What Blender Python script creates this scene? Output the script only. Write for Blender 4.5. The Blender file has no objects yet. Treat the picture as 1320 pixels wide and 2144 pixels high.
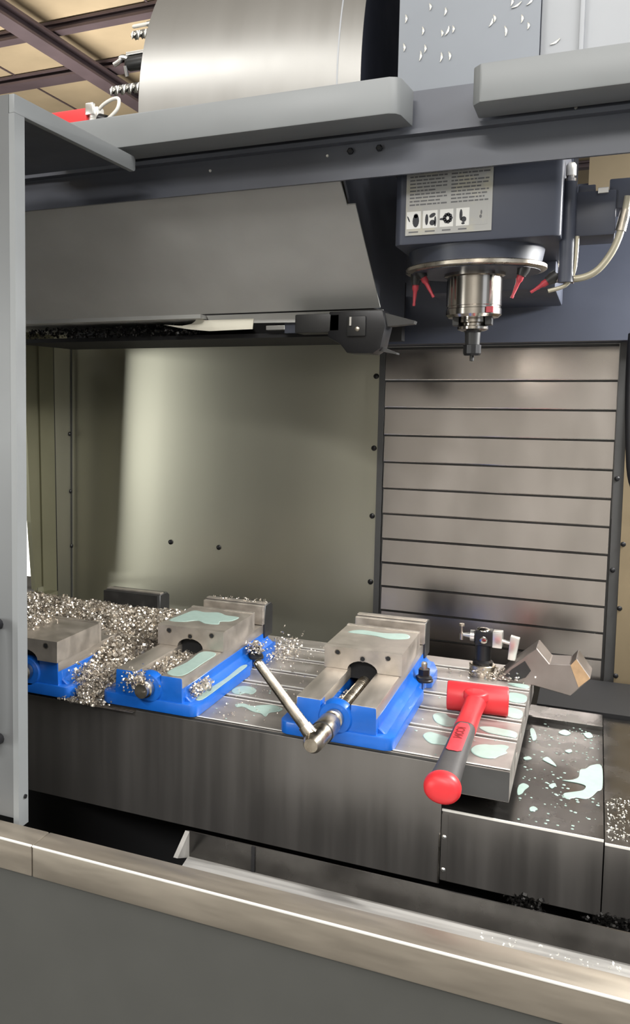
import bpy, bmesh, math, random
from mathutils import Vector, Matrix
random.seed(7)
scene = bpy.context.scene
COL = scene.collection

# ------------------------------------------------------------------ camera
cam_d = bpy.data.cameras.new('camera')
cam = bpy.data.objects.new('camera', cam_d); COL.objects.link(cam)
FPX, CX, CY = 1898.18, 347.31, 993.13          # focal length and principal point for a 1320 x 2144 frame
cam_d.sensor_fit = 'HORIZONTAL'; cam_d.sensor_width = 36.0
cam_d.lens = FPX * 36.0 / 1320.0
cam_d.shift_x = (660 - CX) / 1320.0
cam_d.shift_y = -(1072 - CY) / 1320.0
cam_d.clip_start = 0.02; cam_d.clip_end = 100
def cam_matrix(pitch, roll, yaw):
    cx, sx, cy, sy, cz, sz = math.cos(pitch), math.sin(pitch), math.cos(roll), math.sin(roll), math.cos(yaw), math.sin(yaw)
    B = Matrix(((1,0,0),(0,0,-1),(0,1,0)))
    Rz = Matrix(((cz,-sz,0),(sz,cz,0),(0,0,1)))
    Rx = Matrix(((1,0,0),(0,cx,-sx),(0,sx,cx)))
    Rr = Matrix(((cy,-sy,0),(sy,cy,0),(0,0,1)))
    Mw = Rr @ Rx @ B @ Rz                      # world -> camera (x right, y down, z forward)
    return (Matrix(((1,0,0),(0,-1,0),(0,0,-1))) @ Mw).transposed()
cam.matrix_world = Matrix.Translation((0, 0, 1.51)) @ cam_matrix(0.08464101, 0.00750824, -0.44449925).to_4x4()
scene.camera = cam

# ------------------------------------------------------------------ world, lamps, exposure
scene.view_settings.view_transform = 'Standard'
scene.view_settings.look = 'None'
scene.view_settings.gamma = 1.0
scene.view_settings.use_curve_mapping = False
scene.view_settings.exposure = 0.42
w = bpy.data.worlds.new('shop_ambient'); scene.world = w; w.use_nodes = True
w.node_tree.nodes['Background'].inputs[0].default_value = (0.80, 0.86, 0.95, 1)
w.node_tree.nodes['Background'].inputs[1].default_value = 0.9
def area(name, loc, target, sx, sy, power, col=(1,1,1)):
    l = bpy.data.lights.new(name, 'AREA'); l.shape = 'RECTANGLE'; l.size = sx; l.size_y = sy; l.energy = power; l.color = col
    o = bpy.data.objects.new(name, l); COL.objects.link(o); o.location = loc
    d = Vector(target) - Vector(loc); o.rotation_euler = d.to_track_quat('-Z', 'Y').to_euler()
    return o
area('assumed_strip_lamp', (0.9, 0.2, 3.9), (0.2, 1.4, 1.0), 2.4, 0.35, 38, (1.0, 0.985, 0.96))  # unseen overhead lamp, assumed from the highlight on the drum
area('assumed_strip_lamp', (-2.2, 0.2, 3.9), (-0.9, 1.4, 1.0), 2.4, 0.35, 26, (1.0, 0.985, 0.96))  # second unseen overhead lamp, assumed likewise
area('ceiling_fill_light', (-3.4, 5.6, 2.3), (-3.4, 6.4, 4.2), 2.4, 0.5, 62, (1.0, 0.97, 0.93))  # unseen fill light added to brighten the boarded ceiling
area('assumed_strip_lamp', (0.2, -3.0, 3.9), (-0.2, -3.6, 0.5), 3.6, 0.35, 340, (1.0, 0.98, 0.95))  # unseen lamp added to light the wall behind the viewer as frontal fill
area('assumed_strip_lamp', (3.2, -0.6, 3.9), (2.6, 0.0, 0.0), 3.6, 0.35, 140, (1.0, 0.98, 0.95))  # unseen lamp assumed over the right side
area('assumed_work_lamp', (0.62, 2.20, 1.88), (-0.45, 1.75, 0.9), 0.5, 0.10, 30, (1.0, 0.99, 0.96))  # unseen work lamp, assumed from the hammer shadow, added to brighten the table
area('assumed_daylight', (-6.4, -5.3, 1.2), (-1.2, 2.4, 1.0), 3.0, 2.2, 210, (0.98, 0.99, 0.95))  # unseen daylight source, assumed from the reflection on the back panel

# ------------------------------------------------------------------ helpers
def S(r, g, b):
    f = lambda c: (c/255/12.92) if c/255 <= 0.04045 else ((c/255+0.055)/1.055)**2.4
    return (f(r), f(g), f(b), 1.0)
def mat(name, col, rough=0.5, metal=0.0, scale=None, amt=0.0, stretch=(1,1,1), ramt=0.0, bump=0.0, bscale=None, coat=0.0, col2=None, emit=None, thresh=None):
    m = bpy.data.materials.new(name); m.use_nodes = True
    nt = m.node_tree; b = nt.nodes['Principled BSDF']
    b.inputs['Base Color'].default_value = col; b.inputs['Roughness'].default_value = rough; b.inputs['Metallic'].default_value = metal
    b.inputs['Coat Weight'].default_value = coat
    if emit: b.inputs['Emission Color'].default_value = emit[0]; b.inputs['Emission Strength'].default_value = emit[1]
    if scale:
        tc = nt.nodes.new('ShaderNodeTexCoord'); mp = nt.nodes.new('ShaderNodeMapping'); mp.inputs['Scale'].default_value = stretch
        nt.links.new(tc.outputs['Object'], mp.inputs['Vector'])
        n = nt.nodes.new('ShaderNodeTexNoise'); n.inputs['Scale'].default_value = scale; n.inputs['Detail'].default_value = 5
        nt.links.new(mp.outputs['Vector'], n.inputs['Vector'])
        if amt or col2:
            r = nt.nodes.new('ShaderNodeValToRGB')
            lo, hi = thresh or (0.32, 0.68)
            r.color_ramp.elements[0].position = lo; r.color_ramp.elements[1].position = hi
            c2 = col2 or tuple(min(1, c*(1+amt)) for c in col[:3]) + (1,)
            c1 = col if col2 else tuple(c*(1-amt) for c in col[:3]) + (1,)
            r.color_ramp.elements[0].color = c1; r.color_ramp.elements[1].color = c2
            nt.links.new(n.outputs['Fac'], r.inputs['Fac']); nt.links.new(r.outputs['Color'], b.inputs['Base Color'])
        if ramt:
            mr = nt.nodes.new('ShaderNodeMapRange'); mr.inputs['From Min'].default_value = .3; mr.inputs['From Max'].default_value = .7
            mr.inputs['To Min'].default_value = max(.02, rough-ramt); mr.inputs['To Max'].default_value = rough+ramt
            nt.links.new(n.outputs['Fac'], mr.inputs['Value']); nt.links.new(mr.outputs['Result'], b.inputs['Roughness'])
        if bump:
            bp = nt.nodes.new('ShaderNodeBump'); bp.inputs['Strength'].default_value = bump; bp.inputs['Distance'].default_value = 0.002
            src = n
            if bscale:
                src = nt.nodes.new('ShaderNodeTexNoise'); src.inputs['Scale'].default_value = bscale
                nt.links.new(mp.outputs['Vector'], src.inputs['Vector'])
            nt.links.new(src.outputs['Fac'], bp.inputs['Height']); nt.links.new(bp.outputs['Normal'], b.inputs['Normal'])
    return m

MT = dict(
 grey_paint   = mat('grey_paint', S(126,129,130), .42, 0, 6, .04, ramt=.06),
 light_panel  = mat('light_panel', S(170,173,177), .40, 0, 5, .03),
 mid_panel    = mat('mid_panel', S(138,143,150), .45, 0, 5, .04),
 door_paint   = mat('door_paint', S(104,106,107), .38, 0.2, 5, .04, ramt=.05),
 cover_paint  = mat('cover_paint', S(190,190,186), .5, 0, 7, .07, ramt=.08),
 navy_paint   = mat('navy_paint', S(60,64,76), .42, 0, 6, .08, ramt=.08),
 lintel_paint = mat('lintel_paint', S(84,87,95), .34, 0.1, 5, .06, ramt=.06),
 shade_black   = mat('shade_black', S(20,20,22), .7, 0, 8, .15),  # black base colour stands in for shade in voids and holes
 lower_panel  = mat('lower_panel', S(70,70,67), .55, 0, 9, .05),
 brushed_drum = mat('brushed_drum', S(168,167,164), .36, .65, 30, .015, (1,.03,.03), ramt=.02),
 stainless    = mat('stainless', S(188,182,172), .30, 1, 40, .06, (.05,1,1), ramt=.07, bump=.03),
 sill_steel   = mat('sill_steel', S(164,155,142), .44, .75, 60, .06, (.15,1,1), ramt=.08, bump=.06),
 tray_steel   = mat('tray_steel', S(176,174,170), .46, .35, 16, .14, (.4,1,1), ramt=.1),
 back_steel   = mat('back_steel', S(180,178,162), .36, .88, 3, .05, (1,1,.3), ramt=.03),
 slat_steel   = mat('slat_steel', S(172,166,162), .22, 1, 7, .16, (1,1,.35), ramt=.06),
 apron_steel  = mat('apron_steel', S(132,129,126), .40, .85, 30, .06, (1,1,.05), ramt=.08, bump=.04),
 table_steel  = mat('table_steel', S(178,172,167), .42, .75, 22, .18, (.5,1,1), ramt=.1),
 edge_highlight   = mat('edge_highlight', S(240,238,232), .3, .3),  # near-white base puts the highlight along edges into the colour
 oily_steel   = mat('oily_steel', S(92,90,88), .26, .9, 14, .25, ramt=.1),
 ground_steel = mat('ground_steel', S(196,188,178), .40, .8, 40, .16, (1,.2,1), ramt=.08),
 jaw_steel    = mat('jaw_steel', S(190,182,172), .42, .8, 30, .14, ramt=.08),
 dark_steel   = mat('dark_steel', S(62,62,62), .42, .6, 20, .15),
 chrome       = mat('chrome', S(178,172,164), .16, 1),
 silver       = mat('silver', S(225,224,220), .28, .9),
 worn_steel   = mat('worn_steel', S(190,182,168), .30, 1, 45, .18, (1,1,1), ramt=.08),
 black_oxide  = mat('black_oxide', S(34,34,36), .35, .3),
 vise_blue    = mat('vise_blue', S(16,92,184), .38, 0, 18, .12, ramt=.08, bump=.12, bscale=90, coat=.2),
 hammer_red   = mat('hammer_red', S(205,44,50), .42, 0, 14, .05),
 red_label    = mat('red_label', S(206,58,66), .5, 0),
 rubber       = mat('rubber', S(70,68,68), .55, 0, 30, .1),
 letter_dark  = mat('letter_dark', S(120,24,28), .6, 0),
 red_plastic  = mat('red_plastic', S(172,58,68), .45, 0),
 red_box      = mat('red_box', S(214,50,52), .45, 0),
 chip_steel   = mat('chip_steel', S(216,208,196), .34, .85, 60, .2),
 chip_bed     = mat('chip_bed', S(120,112,102), .5, .6, 120, .5),
 chip_white   = mat('chip_white', S(240,238,230), .3, .3),
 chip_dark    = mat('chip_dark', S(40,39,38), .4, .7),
 coolant      = mat('coolant', S(150,172,164), .32, 0, 60, .06),
 print_plate  = mat('print_plate', S(156,156,153), .5, 0, 30, .06, col2=S(176,170,146), thresh=(.5,.8)),
 print_dark   = mat('print_dark', S(92,92,94), .6),
 picto_black  = mat('picto_black', S(34,36,42), .6),
 picto_white  = mat('picto_white', S(206,206,202), .5),
 beige_hose   = mat('beige_hose', S(176,170,150), .4, .3),
 white_cable  = mat('white_cable', S(225,222,214), .4),
 black_rubber = mat('black_rubber', S(30,30,34), .5),
 gap_light_white  = mat('gap_light_white', S(244,240,222), .6),
 bracket_steel= mat('bracket_steel', S(142,134,129), .42, .85, 14, .12, ramt=.08),
 rust_edge    = mat('rust_edge', S(196,164,128), .5, .5, 30, .2),
 ceiling_board= mat('ceiling_board', S(184,164,132), .8, 0, 1.6, .14),
 purlin       = mat('purlin', S(92,78,80), .6, .1, 4, .12),
 concrete     = mat('concrete', S(62,60,57), .7, 0, 3, .12),
 shop_wall    = mat('shop_wall', S(170,168,162), .8, 0, 1, .06),
 olive_panel  = mat('olive_panel', S(120,118,96), .4, .4, 5, .08),
 grey_dark_trim = mat('grey_dark_trim', S(84,84,84), .4, .6, 8, .1),
 tan_panel    = mat('tan_panel', S(136,122,98), .4, .5, 6, .08),
 added_glow     = mat('added_glow', S(255,255,250), .9, 0, emit=((1,.98,.94,1), 2.2)),  # emission that makes the added panel behind the slit glow white
)

ORG = {}
def newbm(): return bmesh.new()
def box(bm, x0, x1, y0, y1, z0, z1, bev=0.0):
    r = bmesh.ops.create_cube(bm, size=1)
    vs = r['verts']
    for v in vs:
        v.co = Vector(((x0+x1)/2 + v.co.x*(x1-x0), (y0+y1)/2 + v.co.y*(y1-y0), (z0+z1)/2 + v.co.z*(z1-z0)))
    if bev:
        es = {e for v in vs for e in v.link_edges}
        bmesh.ops.bevel(bm, geom=list(es), offset=bev, segments=2, affect='EDGES', profile=.6)
    return bm
def bx(*a, **k): return box(newbm(), *a, **k)
def frame_of(d):
    d = Vector(d).normalized(); u = Vector((0,0,1)) if abs(d.z) < .9 else Vector((1,0,0))
    a = d.cross(u).normalized(); return a, a.cross(d).normalized()
def lathe(bm, origin, axis, prof, seg=24, caps=True):
    """prof = [(distance along axis, radius)]"""
    o = Vector(origin); d = Vector(axis).normalized(); a, b = frame_of(d); rings = []
    for t, r in prof:
        rings.append([bm.verts.new(o + d*t + (a*math.cos(2*math.pi*i/seg) + b*math.sin(2*math.pi*i/seg))*max(r,1e-5)) for i in range(seg)])
    for p, q in zip(rings, rings[1:]):
        for i in range(seg): bm.faces.new((p[i], p[(i+1)%seg], q[(i+1)%seg], q[i]))
    if caps: bm.faces.new(rings[0][::-1]); bm.faces.new(rings[-1])
    return bm
def cyl(bm, p0, p1, r, r1=None, seg=20):
    p0, p1 = Vector(p0), Vector(p1)
    return lathe(bm, p0, p1-p0, [(0, r), ((p1-p0).length, r if r1 is None else r1)], seg)
def tube(bm, pts, r, seg=10, sub=6):
    P = [Vector(p) for p in pts]; Q = []
    for i in range(len(P)-1):
        p0 = P[max(i-1,0)]; p1 = P[i]; p2 = P[i+1]; p3 = P[min(i+2,len(P)-1)]
        for k in range(sub):
            t = k/sub
            Q.append(.5*((2*p1)+(-p0+p2)*t+(2*p0-5*p1+4*p2-p3)*t*t+(-p0+3*p1-3*p2+p3)*t**3))
    Q.append(P[-1]); rings = []
    a = None
    for i, q in enumerate(Q):
        d = (Q[min(i+1,len(Q)-1)] - Q[max(i-1,0)]).normalized()
        if a is None: a = frame_of(d)[0]
        a = (a - d*a.dot(d)).normalized(); b = d.cross(a)
        rings.append([bm.verts.new(q + (a*math.cos(2*math.pi*k/seg)+b*math.sin(2*math.pi*k/seg))*r) for k in range(seg)])
    for p, q in zip(rings, rings[1:]):
        for k in range(seg): bm.faces.new((p[k], p[(k+1)%seg], q[(k+1)%seg], q[k]))
    bm.faces.new(rings[0][::-1]); bm.faces.new(rings[-1])
    return bm
def prism(bm, poly, fn, depth_a, depth_b):
    """poly = 2D outline; fn(u, v, t) -> 3D; extruded from t = depth_a to depth_b"""
    A = [bm.verts.new(fn(u, v, depth_a)) for u, v in poly]; B = [bm.verts.new(fn(u, v, depth_b)) for u, v in poly]
    n = len(poly)
    bm.faces.new(A[::-1]); bm.faces.new(B)
    for i in range(n): bm.faces.new((A[i], A[(i+1)%n], B[(i+1)%n], B[i]))
    bmesh.ops.recalc_face_normals(bm, faces=bm.faces[:])
    return bm
XZ = lambda u, v, t: Vector((u, t, v))
XY = lambda u, v, t: Vector((u, v, t))
YZ = lambda u, v, t: Vector((t, u, v))
def bevel_all(bm, off, seg=2, ang=30):
    es = [e for e in bm.edges if len(e.link_faces) == 2 and e.calc_face_angle(0) > math.radians(ang)]
    bmesh.ops.bevel(bm, geom=es, offset=off, segments=seg, affect='EDGES', profile=.6); return bm
def obj(name, bm, m, parent=None, smooth=None, loc=None, label=None):
    o_ = ORG.get(parent, loc if loc is not None else Vector((0,0,0)))
    o_ = Vector(o_)
    bmesh.ops.recalc_face_normals(bm, faces=bm.faces[:])
    bmesh.ops.translate(bm, verts=bm.verts[:], vec=-o_)
    me = bpy.data.meshes.new(name); bm.to_mesh(me); bm.free()
    me.materials.append(MT[m])
    if smooth is not None:
        for p in me.polygons: p.use_smooth = True
        try: me.set_sharp_from_angle(angle=math.radians(smooth))
        except Exception: pass
    o = bpy.data.objects.new(name, me); COL.objects.link(o)
    if parent: o.parent = parent
    else: o.location = o_
    ORG[o] = o_
    if label: o['label'] = label
    return o
def thing(name, label, cat, loc=(0,0,0), group=None):
    o = bpy.data.objects.new(name, None); COL.objects.link(o); o.location = loc; o.empty_display_size = .05
    ORG[o] = Vector(loc); o['label'] = label; o['category'] = cat
    if group: o['group'] = group
    return o
def tag(o, label, cat, group=None, kind=None):
    o['label'] = label; o['category'] = cat
    if group: o['group'] = group
    if kind: o['kind'] = kind
    return o
def struct(name, bm, m, label, cat, smooth=None, loc=None):
    o = obj(name, bm, m, None, smooth, loc); o['kind'] = 'structure'; o['label'] = label; o['category'] = cat; return o
def sthing(name, label, cat, loc=(0,0,0)):
    o = thing(name, label, cat, loc); o['kind'] = 'structure'; return o
def copy_tree(root, loc, label, group=None, skip=()):
    r = root.copy(); COL.objects.link(r); r.location = loc; r['label'] = label
    if group: r['group'] = group
    ORG[r] = Vector(loc)
    for ch in list(root.children):
        if ch.name.split('.')[0] in skip: continue
        c = ch.copy(); COL.objects.link(c); c.parent = r; ORG[c] = Vector(loc)
        for g in ch.children:
            d = g.copy(); COL.objects.link(d); d.parent = c; ORG[d] = Vector(loc)
    return r

# ================================================================== THE WORKSHOP AROUND
struct('floor', bx(-9, 7, -6, 13, -.05, 0), 'concrete', 'grey concrete workshop floor under the machine', 'floor')
ceil = sthing('ceiling', 'tan boarded workshop ceiling crossed by dark purlins', 'ceiling', (0,0,4.2))
obj('ceiling_board', bx(-9, 7, -6, 13, 4.2, 4.25), 'ceiling_board', ceil)
def ibeam(nm, along, c, a, b, zt, wd, ht):
    bm = newbm()
    for z0, z1, hw in ((zt-.02, zt, wd/2), (zt-ht, zt-ht+.02, wd/2), (zt-ht+.02, zt-.02, wd/8)):
        if along == 'x': box(bm, a, b, c-hw, c+hw, z0, z1)
        else: box(bm, c-hw, c+hw, a, b, z0, z1)
    obj(nm, bm, 'purlin', ceil)
ibeam('main_beam', 'y', -3.70, -6, 13, 4.10, .13, .10)
for c_, wd in ((5.78, .10), (6.62, .17), (9.4, .15), (11.5, .15), (3.6, .1)):
    ibeam('purlin', 'x', c_, -9, 7, 4.19, wd, .07)
for c_ in (-5.4, -4.55, -2.9):
    obj('board_joint', bx(c_-.006, c_+.006, -6, 13, 4.19, 4.2), 'purlin', ceil)
struct('wall_back_workshop', bx(-9, 7, 12.9, 13, 0, 4.2), 'shop_wall', 'plain tan workshop wall far behind the machine', 'wall')
struct('wall_front_workshop', bx(-9, 7, -6.0, -5.9, 0, 4.2), 'shop_wall', 'plain tan workshop wall behind the viewer', 'wall')
struct('wall_left_workshop', bx(-9, -8.9, -6, 13, 0, 4.2), 'shop_wall', 'plain tan workshop wall far to the left', 'wall')
struct('added_glow_panel', bx(-4.8, -3.2, 5.9, 5.94, .10, .95), 'added_glow', 'added glowing panel that whitens the slit beside the grey door post', 'light panel')  # glowing panel added to show as the white slit by the post

# ================================================================== MACHINE ENCLOSURE
# front sill and lower front panel
sl = sthing('trim_1', 'brushed steel sill along the front of the machine opening', 'sill', (-.35, 1.145, .77))
obj('sill_cap', bx(-1.75, -.757, 1.12, 1.170, .774, .8235, bev=.0022), 'sill_steel', sl, 40)
for x0_, x1_ in ((-1.75,-.757),(-.7555,.9)):
    obj('sill_highlight', bx(x0_, x1_, 1.1188, 1.1222, .8212, .8246, bev=.0012), 'edge_highlight', sl, 40)  # pale strip added as a painted highlight on the sill edge
obj('sill_cap', bx(-.7555, .9, 1.12, 1.170, .774, .8235, bev=.0022), 'sill_steel', sl, 40)
struct('wall_front', bx(-1.75, .9, 1.126, 1.168, .02, .774), 'lower_panel', 'dark grey sheet panel below the steel sill', 'panel')
# inner trough behind the sill
tr = sthing('trim_2', 'wet steel chip trough sloping down behind the sill', 'trough', (-.2, 1.3, .7))
bm = newbm(); prism(bm, [(1.168,.815),(1.41,.702),(1.41,.698),(1.168,.810)], YZ, -.53, .9)
for v in bm.verts:
    if v.co.x < -.5: v.co.x = -.53 - (v.co.y-1.168)*.38
obj('trough_slope', bm, 'tray_steel', tr)
obj('trough_back', bx(-.625, .9, 1.41, 1.413, .690, .748), 'oily_steel', tr)
bm = newbm(); prism(bm, [(1.36,.722),(1.41,.70),(1.41,.748),(1.385,.735)], YZ, -.628, -.620); obj('trough_end', bm, 'tray_steel', tr)
for xs in (-.5,): obj('trough_seam', bx(xs-.003, xs+.003, 1.406, 1.41, .702, .748), 'black_oxide', tr)
struct('floor_machine', bx(-1.6, .9, 1.2, 2.6, .40, .43), 'shade_black', 'bottom of the machine enclosure, black in place of its shade', 'floor')  # shade of the enclosure put into the black floor colour
struct('wall_machine_base', bx(-1.55, .85, 1.75, 2.46, .43, .66), 'shade_black', 'machine base below the table, black in place of its shade', 'base')  # black block added so the space under the table stays dark

# sliding door with folded roof
dr = sthing('door_1', 'grey sliding machine door with folded roof flange at left', 'door', (-.95, 1.2, .83))
obj('door_front', bx(-2.02, -.8322, 1.180, 1.187, .826, 1.968), 'door_paint', dr, 40)
obj('door_edge', bx(-.832, -.8215, 1.18, 1.207, .81, 1.9398), 'grey_paint', dr, 40)
bm = newbm(); box(bm, -2.02, -.8322, 1.187, 1.56, 1.962, 1.968)
obj('door_roof', bm, 'door_paint', dr)
obj('door_roof_underside', bx(-2.02, -.8322, 1.188, 1.56, 1.952, 1.9615), 'navy_paint', dr)
bm = newbm(); prism(bm, [(1.18,1.968),(1.575,1.968),(1.58,1.962),(1.58,1.943),(1.575,1.940),(1.213,1.940),(1.18,1.94)], YZ, -.832, -.8216); bevel_all(bm, .0015)
obj('door_roof_flange', bm, 'grey_paint', dr, 40)
obj('door_screw', cyl(newbm(), (-.8222,1.197,.858), (-.8190,1.197,.858), .0035), 'black_oxide', dr)
bm = newbm(); tube(bm, [(-.858,1.18,.955),(-.858,1.150,.96),(-.858,1.140,1.0),(-.858,1.14,1.1),(-.858,1.150,1.14),(-.858,1.18,1.145)], .009)
obj('door_handle', bm, 'black_rubber', dr, 60)

# back wall, left wall, right wall
wb = sthing('wall_back', 'brushed olive-tinted steel back panel of the machine', 'wall', (-1.0, 2.5, .8))
obj('back_sheet', bx(-1.53, -.543, 2.5, 2.506, .62, 2.05), 'back_steel', wb)
obj('back_corner_strip', bx(-.543, -.528, 2.485, 2.506, .62, 1.66), 'grey_dark_trim', wb)
for x, z in ((-.554,1.572),(-.555,1.375),(-.555,1.187),(-.555,1.002),(-1.172,1.067),(-1.012,1.063)):
    bm = lathe(newbm(), (x,2.5002,z), (0,-1,0), [(0,.0075),(.003,.0075),(.005,.004)], 12); obj('screw', bm, 'black_oxide', wb, 40)
wl = sthing('wall_left', 'steel left side wall of the machine with vertical seam', 'wall', (-1.5, 2.3, .8))
bm = newbm(); prism(bm, [(2.36,.62),(2.5,.62),(2.5,2.02),(2.32,2.02)], YZ, -1.526, -1.520); obj('side_sheet', bm, 'back_steel', wl)
bm = newbm(); prism(bm, [(2.30,.62),(2.375,.62),(2.340,2.02),(2.26,2.02)], YZ, -1.52, -1.50); obj('corner_post', bm, 'olive_panel', wl)
bm = newbm(); prism(bm, [(2.376,.62),(2.400,.62),(2.362,2.02),(2.341,2.02)], YZ, -1.5195, -1.512); obj('dark_seam', bm, 'black_oxide', wl)
bm = newbm(); prism(bm, [(2.482,.62),(2.488,.62),(2.488,2.02),(2.482,2.02)], YZ, -1.5199, -1.517); obj('corner_seam', bm, 'grey_dark_trim', wl)
bm = newbm(); prism(bm, [(2.245,.935),(2.302,.935),(2.262,2.02),(2.16,2.02),(2.222,1.14)], YZ, -1.512, -1.506); obj('window_pane', bm, 'olive_panel', wl)
bm = newbm(); prism(bm, [(2.246,.93),(2.256,.93),(2.233,1.14),(2.175,2.02),(2.16,2.02),(2.222,1.14)], YZ, -1.506, -1.498); obj('window_edge', bm, 'olive_panel', wl)
obj('window_ledge', bx(-1.53, -1.47, 1.9, 2.325, .905, .918), 'olive_panel', wl)
obj('ledge_lip', bx(-1.53, -1.45, 1.9, 2.31, .86, .872), 'stainless', wl)
for x, z in ((-1.512,1.392),(-1.505,1.208),(-1.50,1.03),(-1.495,.854)):
    bm = lathe(newbm(), (-1.5195,2.492-(z-.8)*.03,z), (1,0,0), [(0,.007),(.003,.007),(.005,.004)], 12); obj('screw', bm, 'black_oxide', wl, 40)
wr = sthing('wall_right', 'tan painted sheet at right of the column covers', 'wall', (.2, 2.45, .7))
obj('right_sheet', bx(.062, .9, 2.47, 2.476, .79, 2.05), 'tan_panel', wr)
obj('right_strip', bx(.040, .062, 2.475, 2.506, .62, 1.66), 'grey_dark_trim', wr)
obj('side_sheet', bx(.9, .906, 1.17, 2.5, .3, 2.0), 'mid_panel', wr)
for x, y, z in ((.0475,2.475,1.32),(.0475,2.475,1.093),(.068,2.47,1.16),(.067,2.47,1.0),(.066,2.47,.83)):
    bm = lathe(newbm(), (x,y+.0002,z), (0,-1,0), [(0,.006),(.003,.006),(.005,.003)], 12); obj('screw', bm, 'black_oxide', wr, 40)
wc_ = sthing('wall_column', 'dark blue-grey column front above the slatted cover', 'wall', (-.2, 2.47, 1.65))
obj('column_header', bx(-.56, .9, 2.40, 2.52, 1.652, 2.02), 'navy_paint', wc_)
obj('column_top', bx(-.44, -.08, 2.36, 2.8, 2.02, 3.0), 'navy_paint', wc_)
obj('column_back_panel', bx(-.045, .9, 2.392, 2.40, 1.985, 2.12), 'tan_panel', wc_)

# front lintel and roof beams
struct('wall_lintel', bx(-1.62, .9, 1.660, 1.668, 1.906, 2.046), 'lintel_paint', 'dark glossy blue-grey lintel panel under the roof beams', 'panel')
lf = sthing('trim_3', 'narrow dark flange under the two grey roof beams', 'trim', (-.3, 1.65, 1.97))
obj('flange', bx(-1.2, .9, 1.640, 1.660, 1.968, 1.976), 'lintel_paint', lf)
for x in (-.425, -.373): obj('bolt', lathe(newbm(), (x,1.6605,1.955), (0,-1,0), [(0,.006),(.006,.006),(.008,.004)], 6), 'black_oxide', lf)
for x, z in ((-.70,1.948),(-.468,1.952),(-.055,1.985)): obj('rivet', lathe(newbm(), (x,1.6605,z), (0,-1,0), [(0,.003),(.003,.002)], 10), 'chip_white', lf)
def beam(nm, lab, x0, x1, cut):
    bm = newbm()
    if cut == 'r': poly = [(x0,1.55),(x1-.018,1.55),(x1-.006,1.556),(x1,1.568),(x1+.006,1.64),(x0,1.64)]
    else: poly = [(x0+.012,1.55),(x1,1.55),(x1,1.64),(x0,1.64),(x0,1.566)]
    prism(bm, poly, XY, 1.980, 2.040); bevel_all(bm, .003, 2, 40)
    o = struct(nm, bm, 'grey_paint', lab, 'beam', 40); return o
beam('trim_4', 'long grey box beam ending under the brushed drum', -1.02, -.318, 'r')
beam('trim_5', 'grey box beam at upper right beside the notch', -.204, .9, 'l')

# spindle head sheet covers above the lintel
hc = sthing('wall_head_cover', 'pale grey sheet cover rising behind the beam notch', 'cover', (-.2, 1.9, 2.0))
obj('cover_sheet', bx(-.374, -.124, 1.80, 1.806, 2.0, 2.9, bev=.002), 'mid_panel', hc, 40)
obj('cover_side', bx(-.374, -.368, 1.806, 2.3, 2.0, 2.9), 'navy_paint', hc)
obj('cover_sheet', bx(-.1235, .5, 1.812, 1.818, 2.0, 2.9, bev=.002), 'light_panel', hc, 40)
obj('cover_fold', bx(-.060, -.052, 1.804, 1.812, 2.0, 2.9, bev=.002), 'light_panel', hc, 40)

# ================================================================== COLUMN SLAT COVER
wcov = thing('column_way_cover', 'telescopic steel slat cover on the column behind the vises', 'way cover', (-.24, 2.5, .7))
zb = [1.648,1.561,1.488,1.414,1.341,1.269,1.199,1.129,1.063,.997,.930,.862,.792]
for i in range(len(zb)-1):
    t, b_ = zb[i], zb[i+1]
    bm = newbm()
    prism(bm, [(2.4915,t-.0052),(2.4965,t-.0052),(2.4965,b_+.002),(2.4900,b_),(2.4862,b_),(2.4855,b_+.002)], YZ, -.527+.0006*i, .039-.0006*i)
    obj('slat', bm, 'slat_steel', wcov)
obj('backing', bx(-.527, .039, 2.4970, 2.5000, .78, 1.65), 'grey_dark_trim', wcov)

# ================================================================== TABLE, APRON, X WAY COVER
tb = thing('machine_table', 'steel T-slot machine table carrying three blue vises', 'table', (-.85, 1.8, .845))
slots = [1.700, 1.806, 1.906, 2.012, 2.112]
prof = [(1.557,.845),(2.19,.845),(2.19,.9)]
for y in reversed(slots):
    prof += [(y+.008,.9),(y+.008,.886),(y+.015,.886),(y+.015,.874),(y-.015,.874),(y-.015,.886),(y-.008,.886),(y-.008,.9)]
prof += [(1.557,.9)]
bm = newbm(); prism(bm, prof, YZ, -1.45, -.107)
obj('table_body', bm, 'table_steel', tb)
for y in [1.5575] + [s+.009 for s in slots] + [s-.0105 for s in slots]:
    wdt = .004 if y == 1.5575 else .0022
    obj('slot_edge', bx(-1.45, -.1072, y-.0005 if y==1.5575 else y-wdt/2, y+wdt-.0005 if y==1.5575 else y+wdt/2, .8985, .9006), 'edge_highlight', tb)  # pale strips carry the painted highlight of table and slot edges
ap = obj('apron', bx(-1.45, -.2135, 1.5515, 1.5545, .681, .8935, bev=.001), 'apron_steel', tb)
obj('table_front', bx(-1.45, -.1072, 1.5556, 1.5569, .846, .8965), 'grey_dark_trim', tb)
obj('apron_edge', bx(-.2155, -.2133, 1.549, 1.5516, .683, .77), 'stainless', ap)

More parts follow.
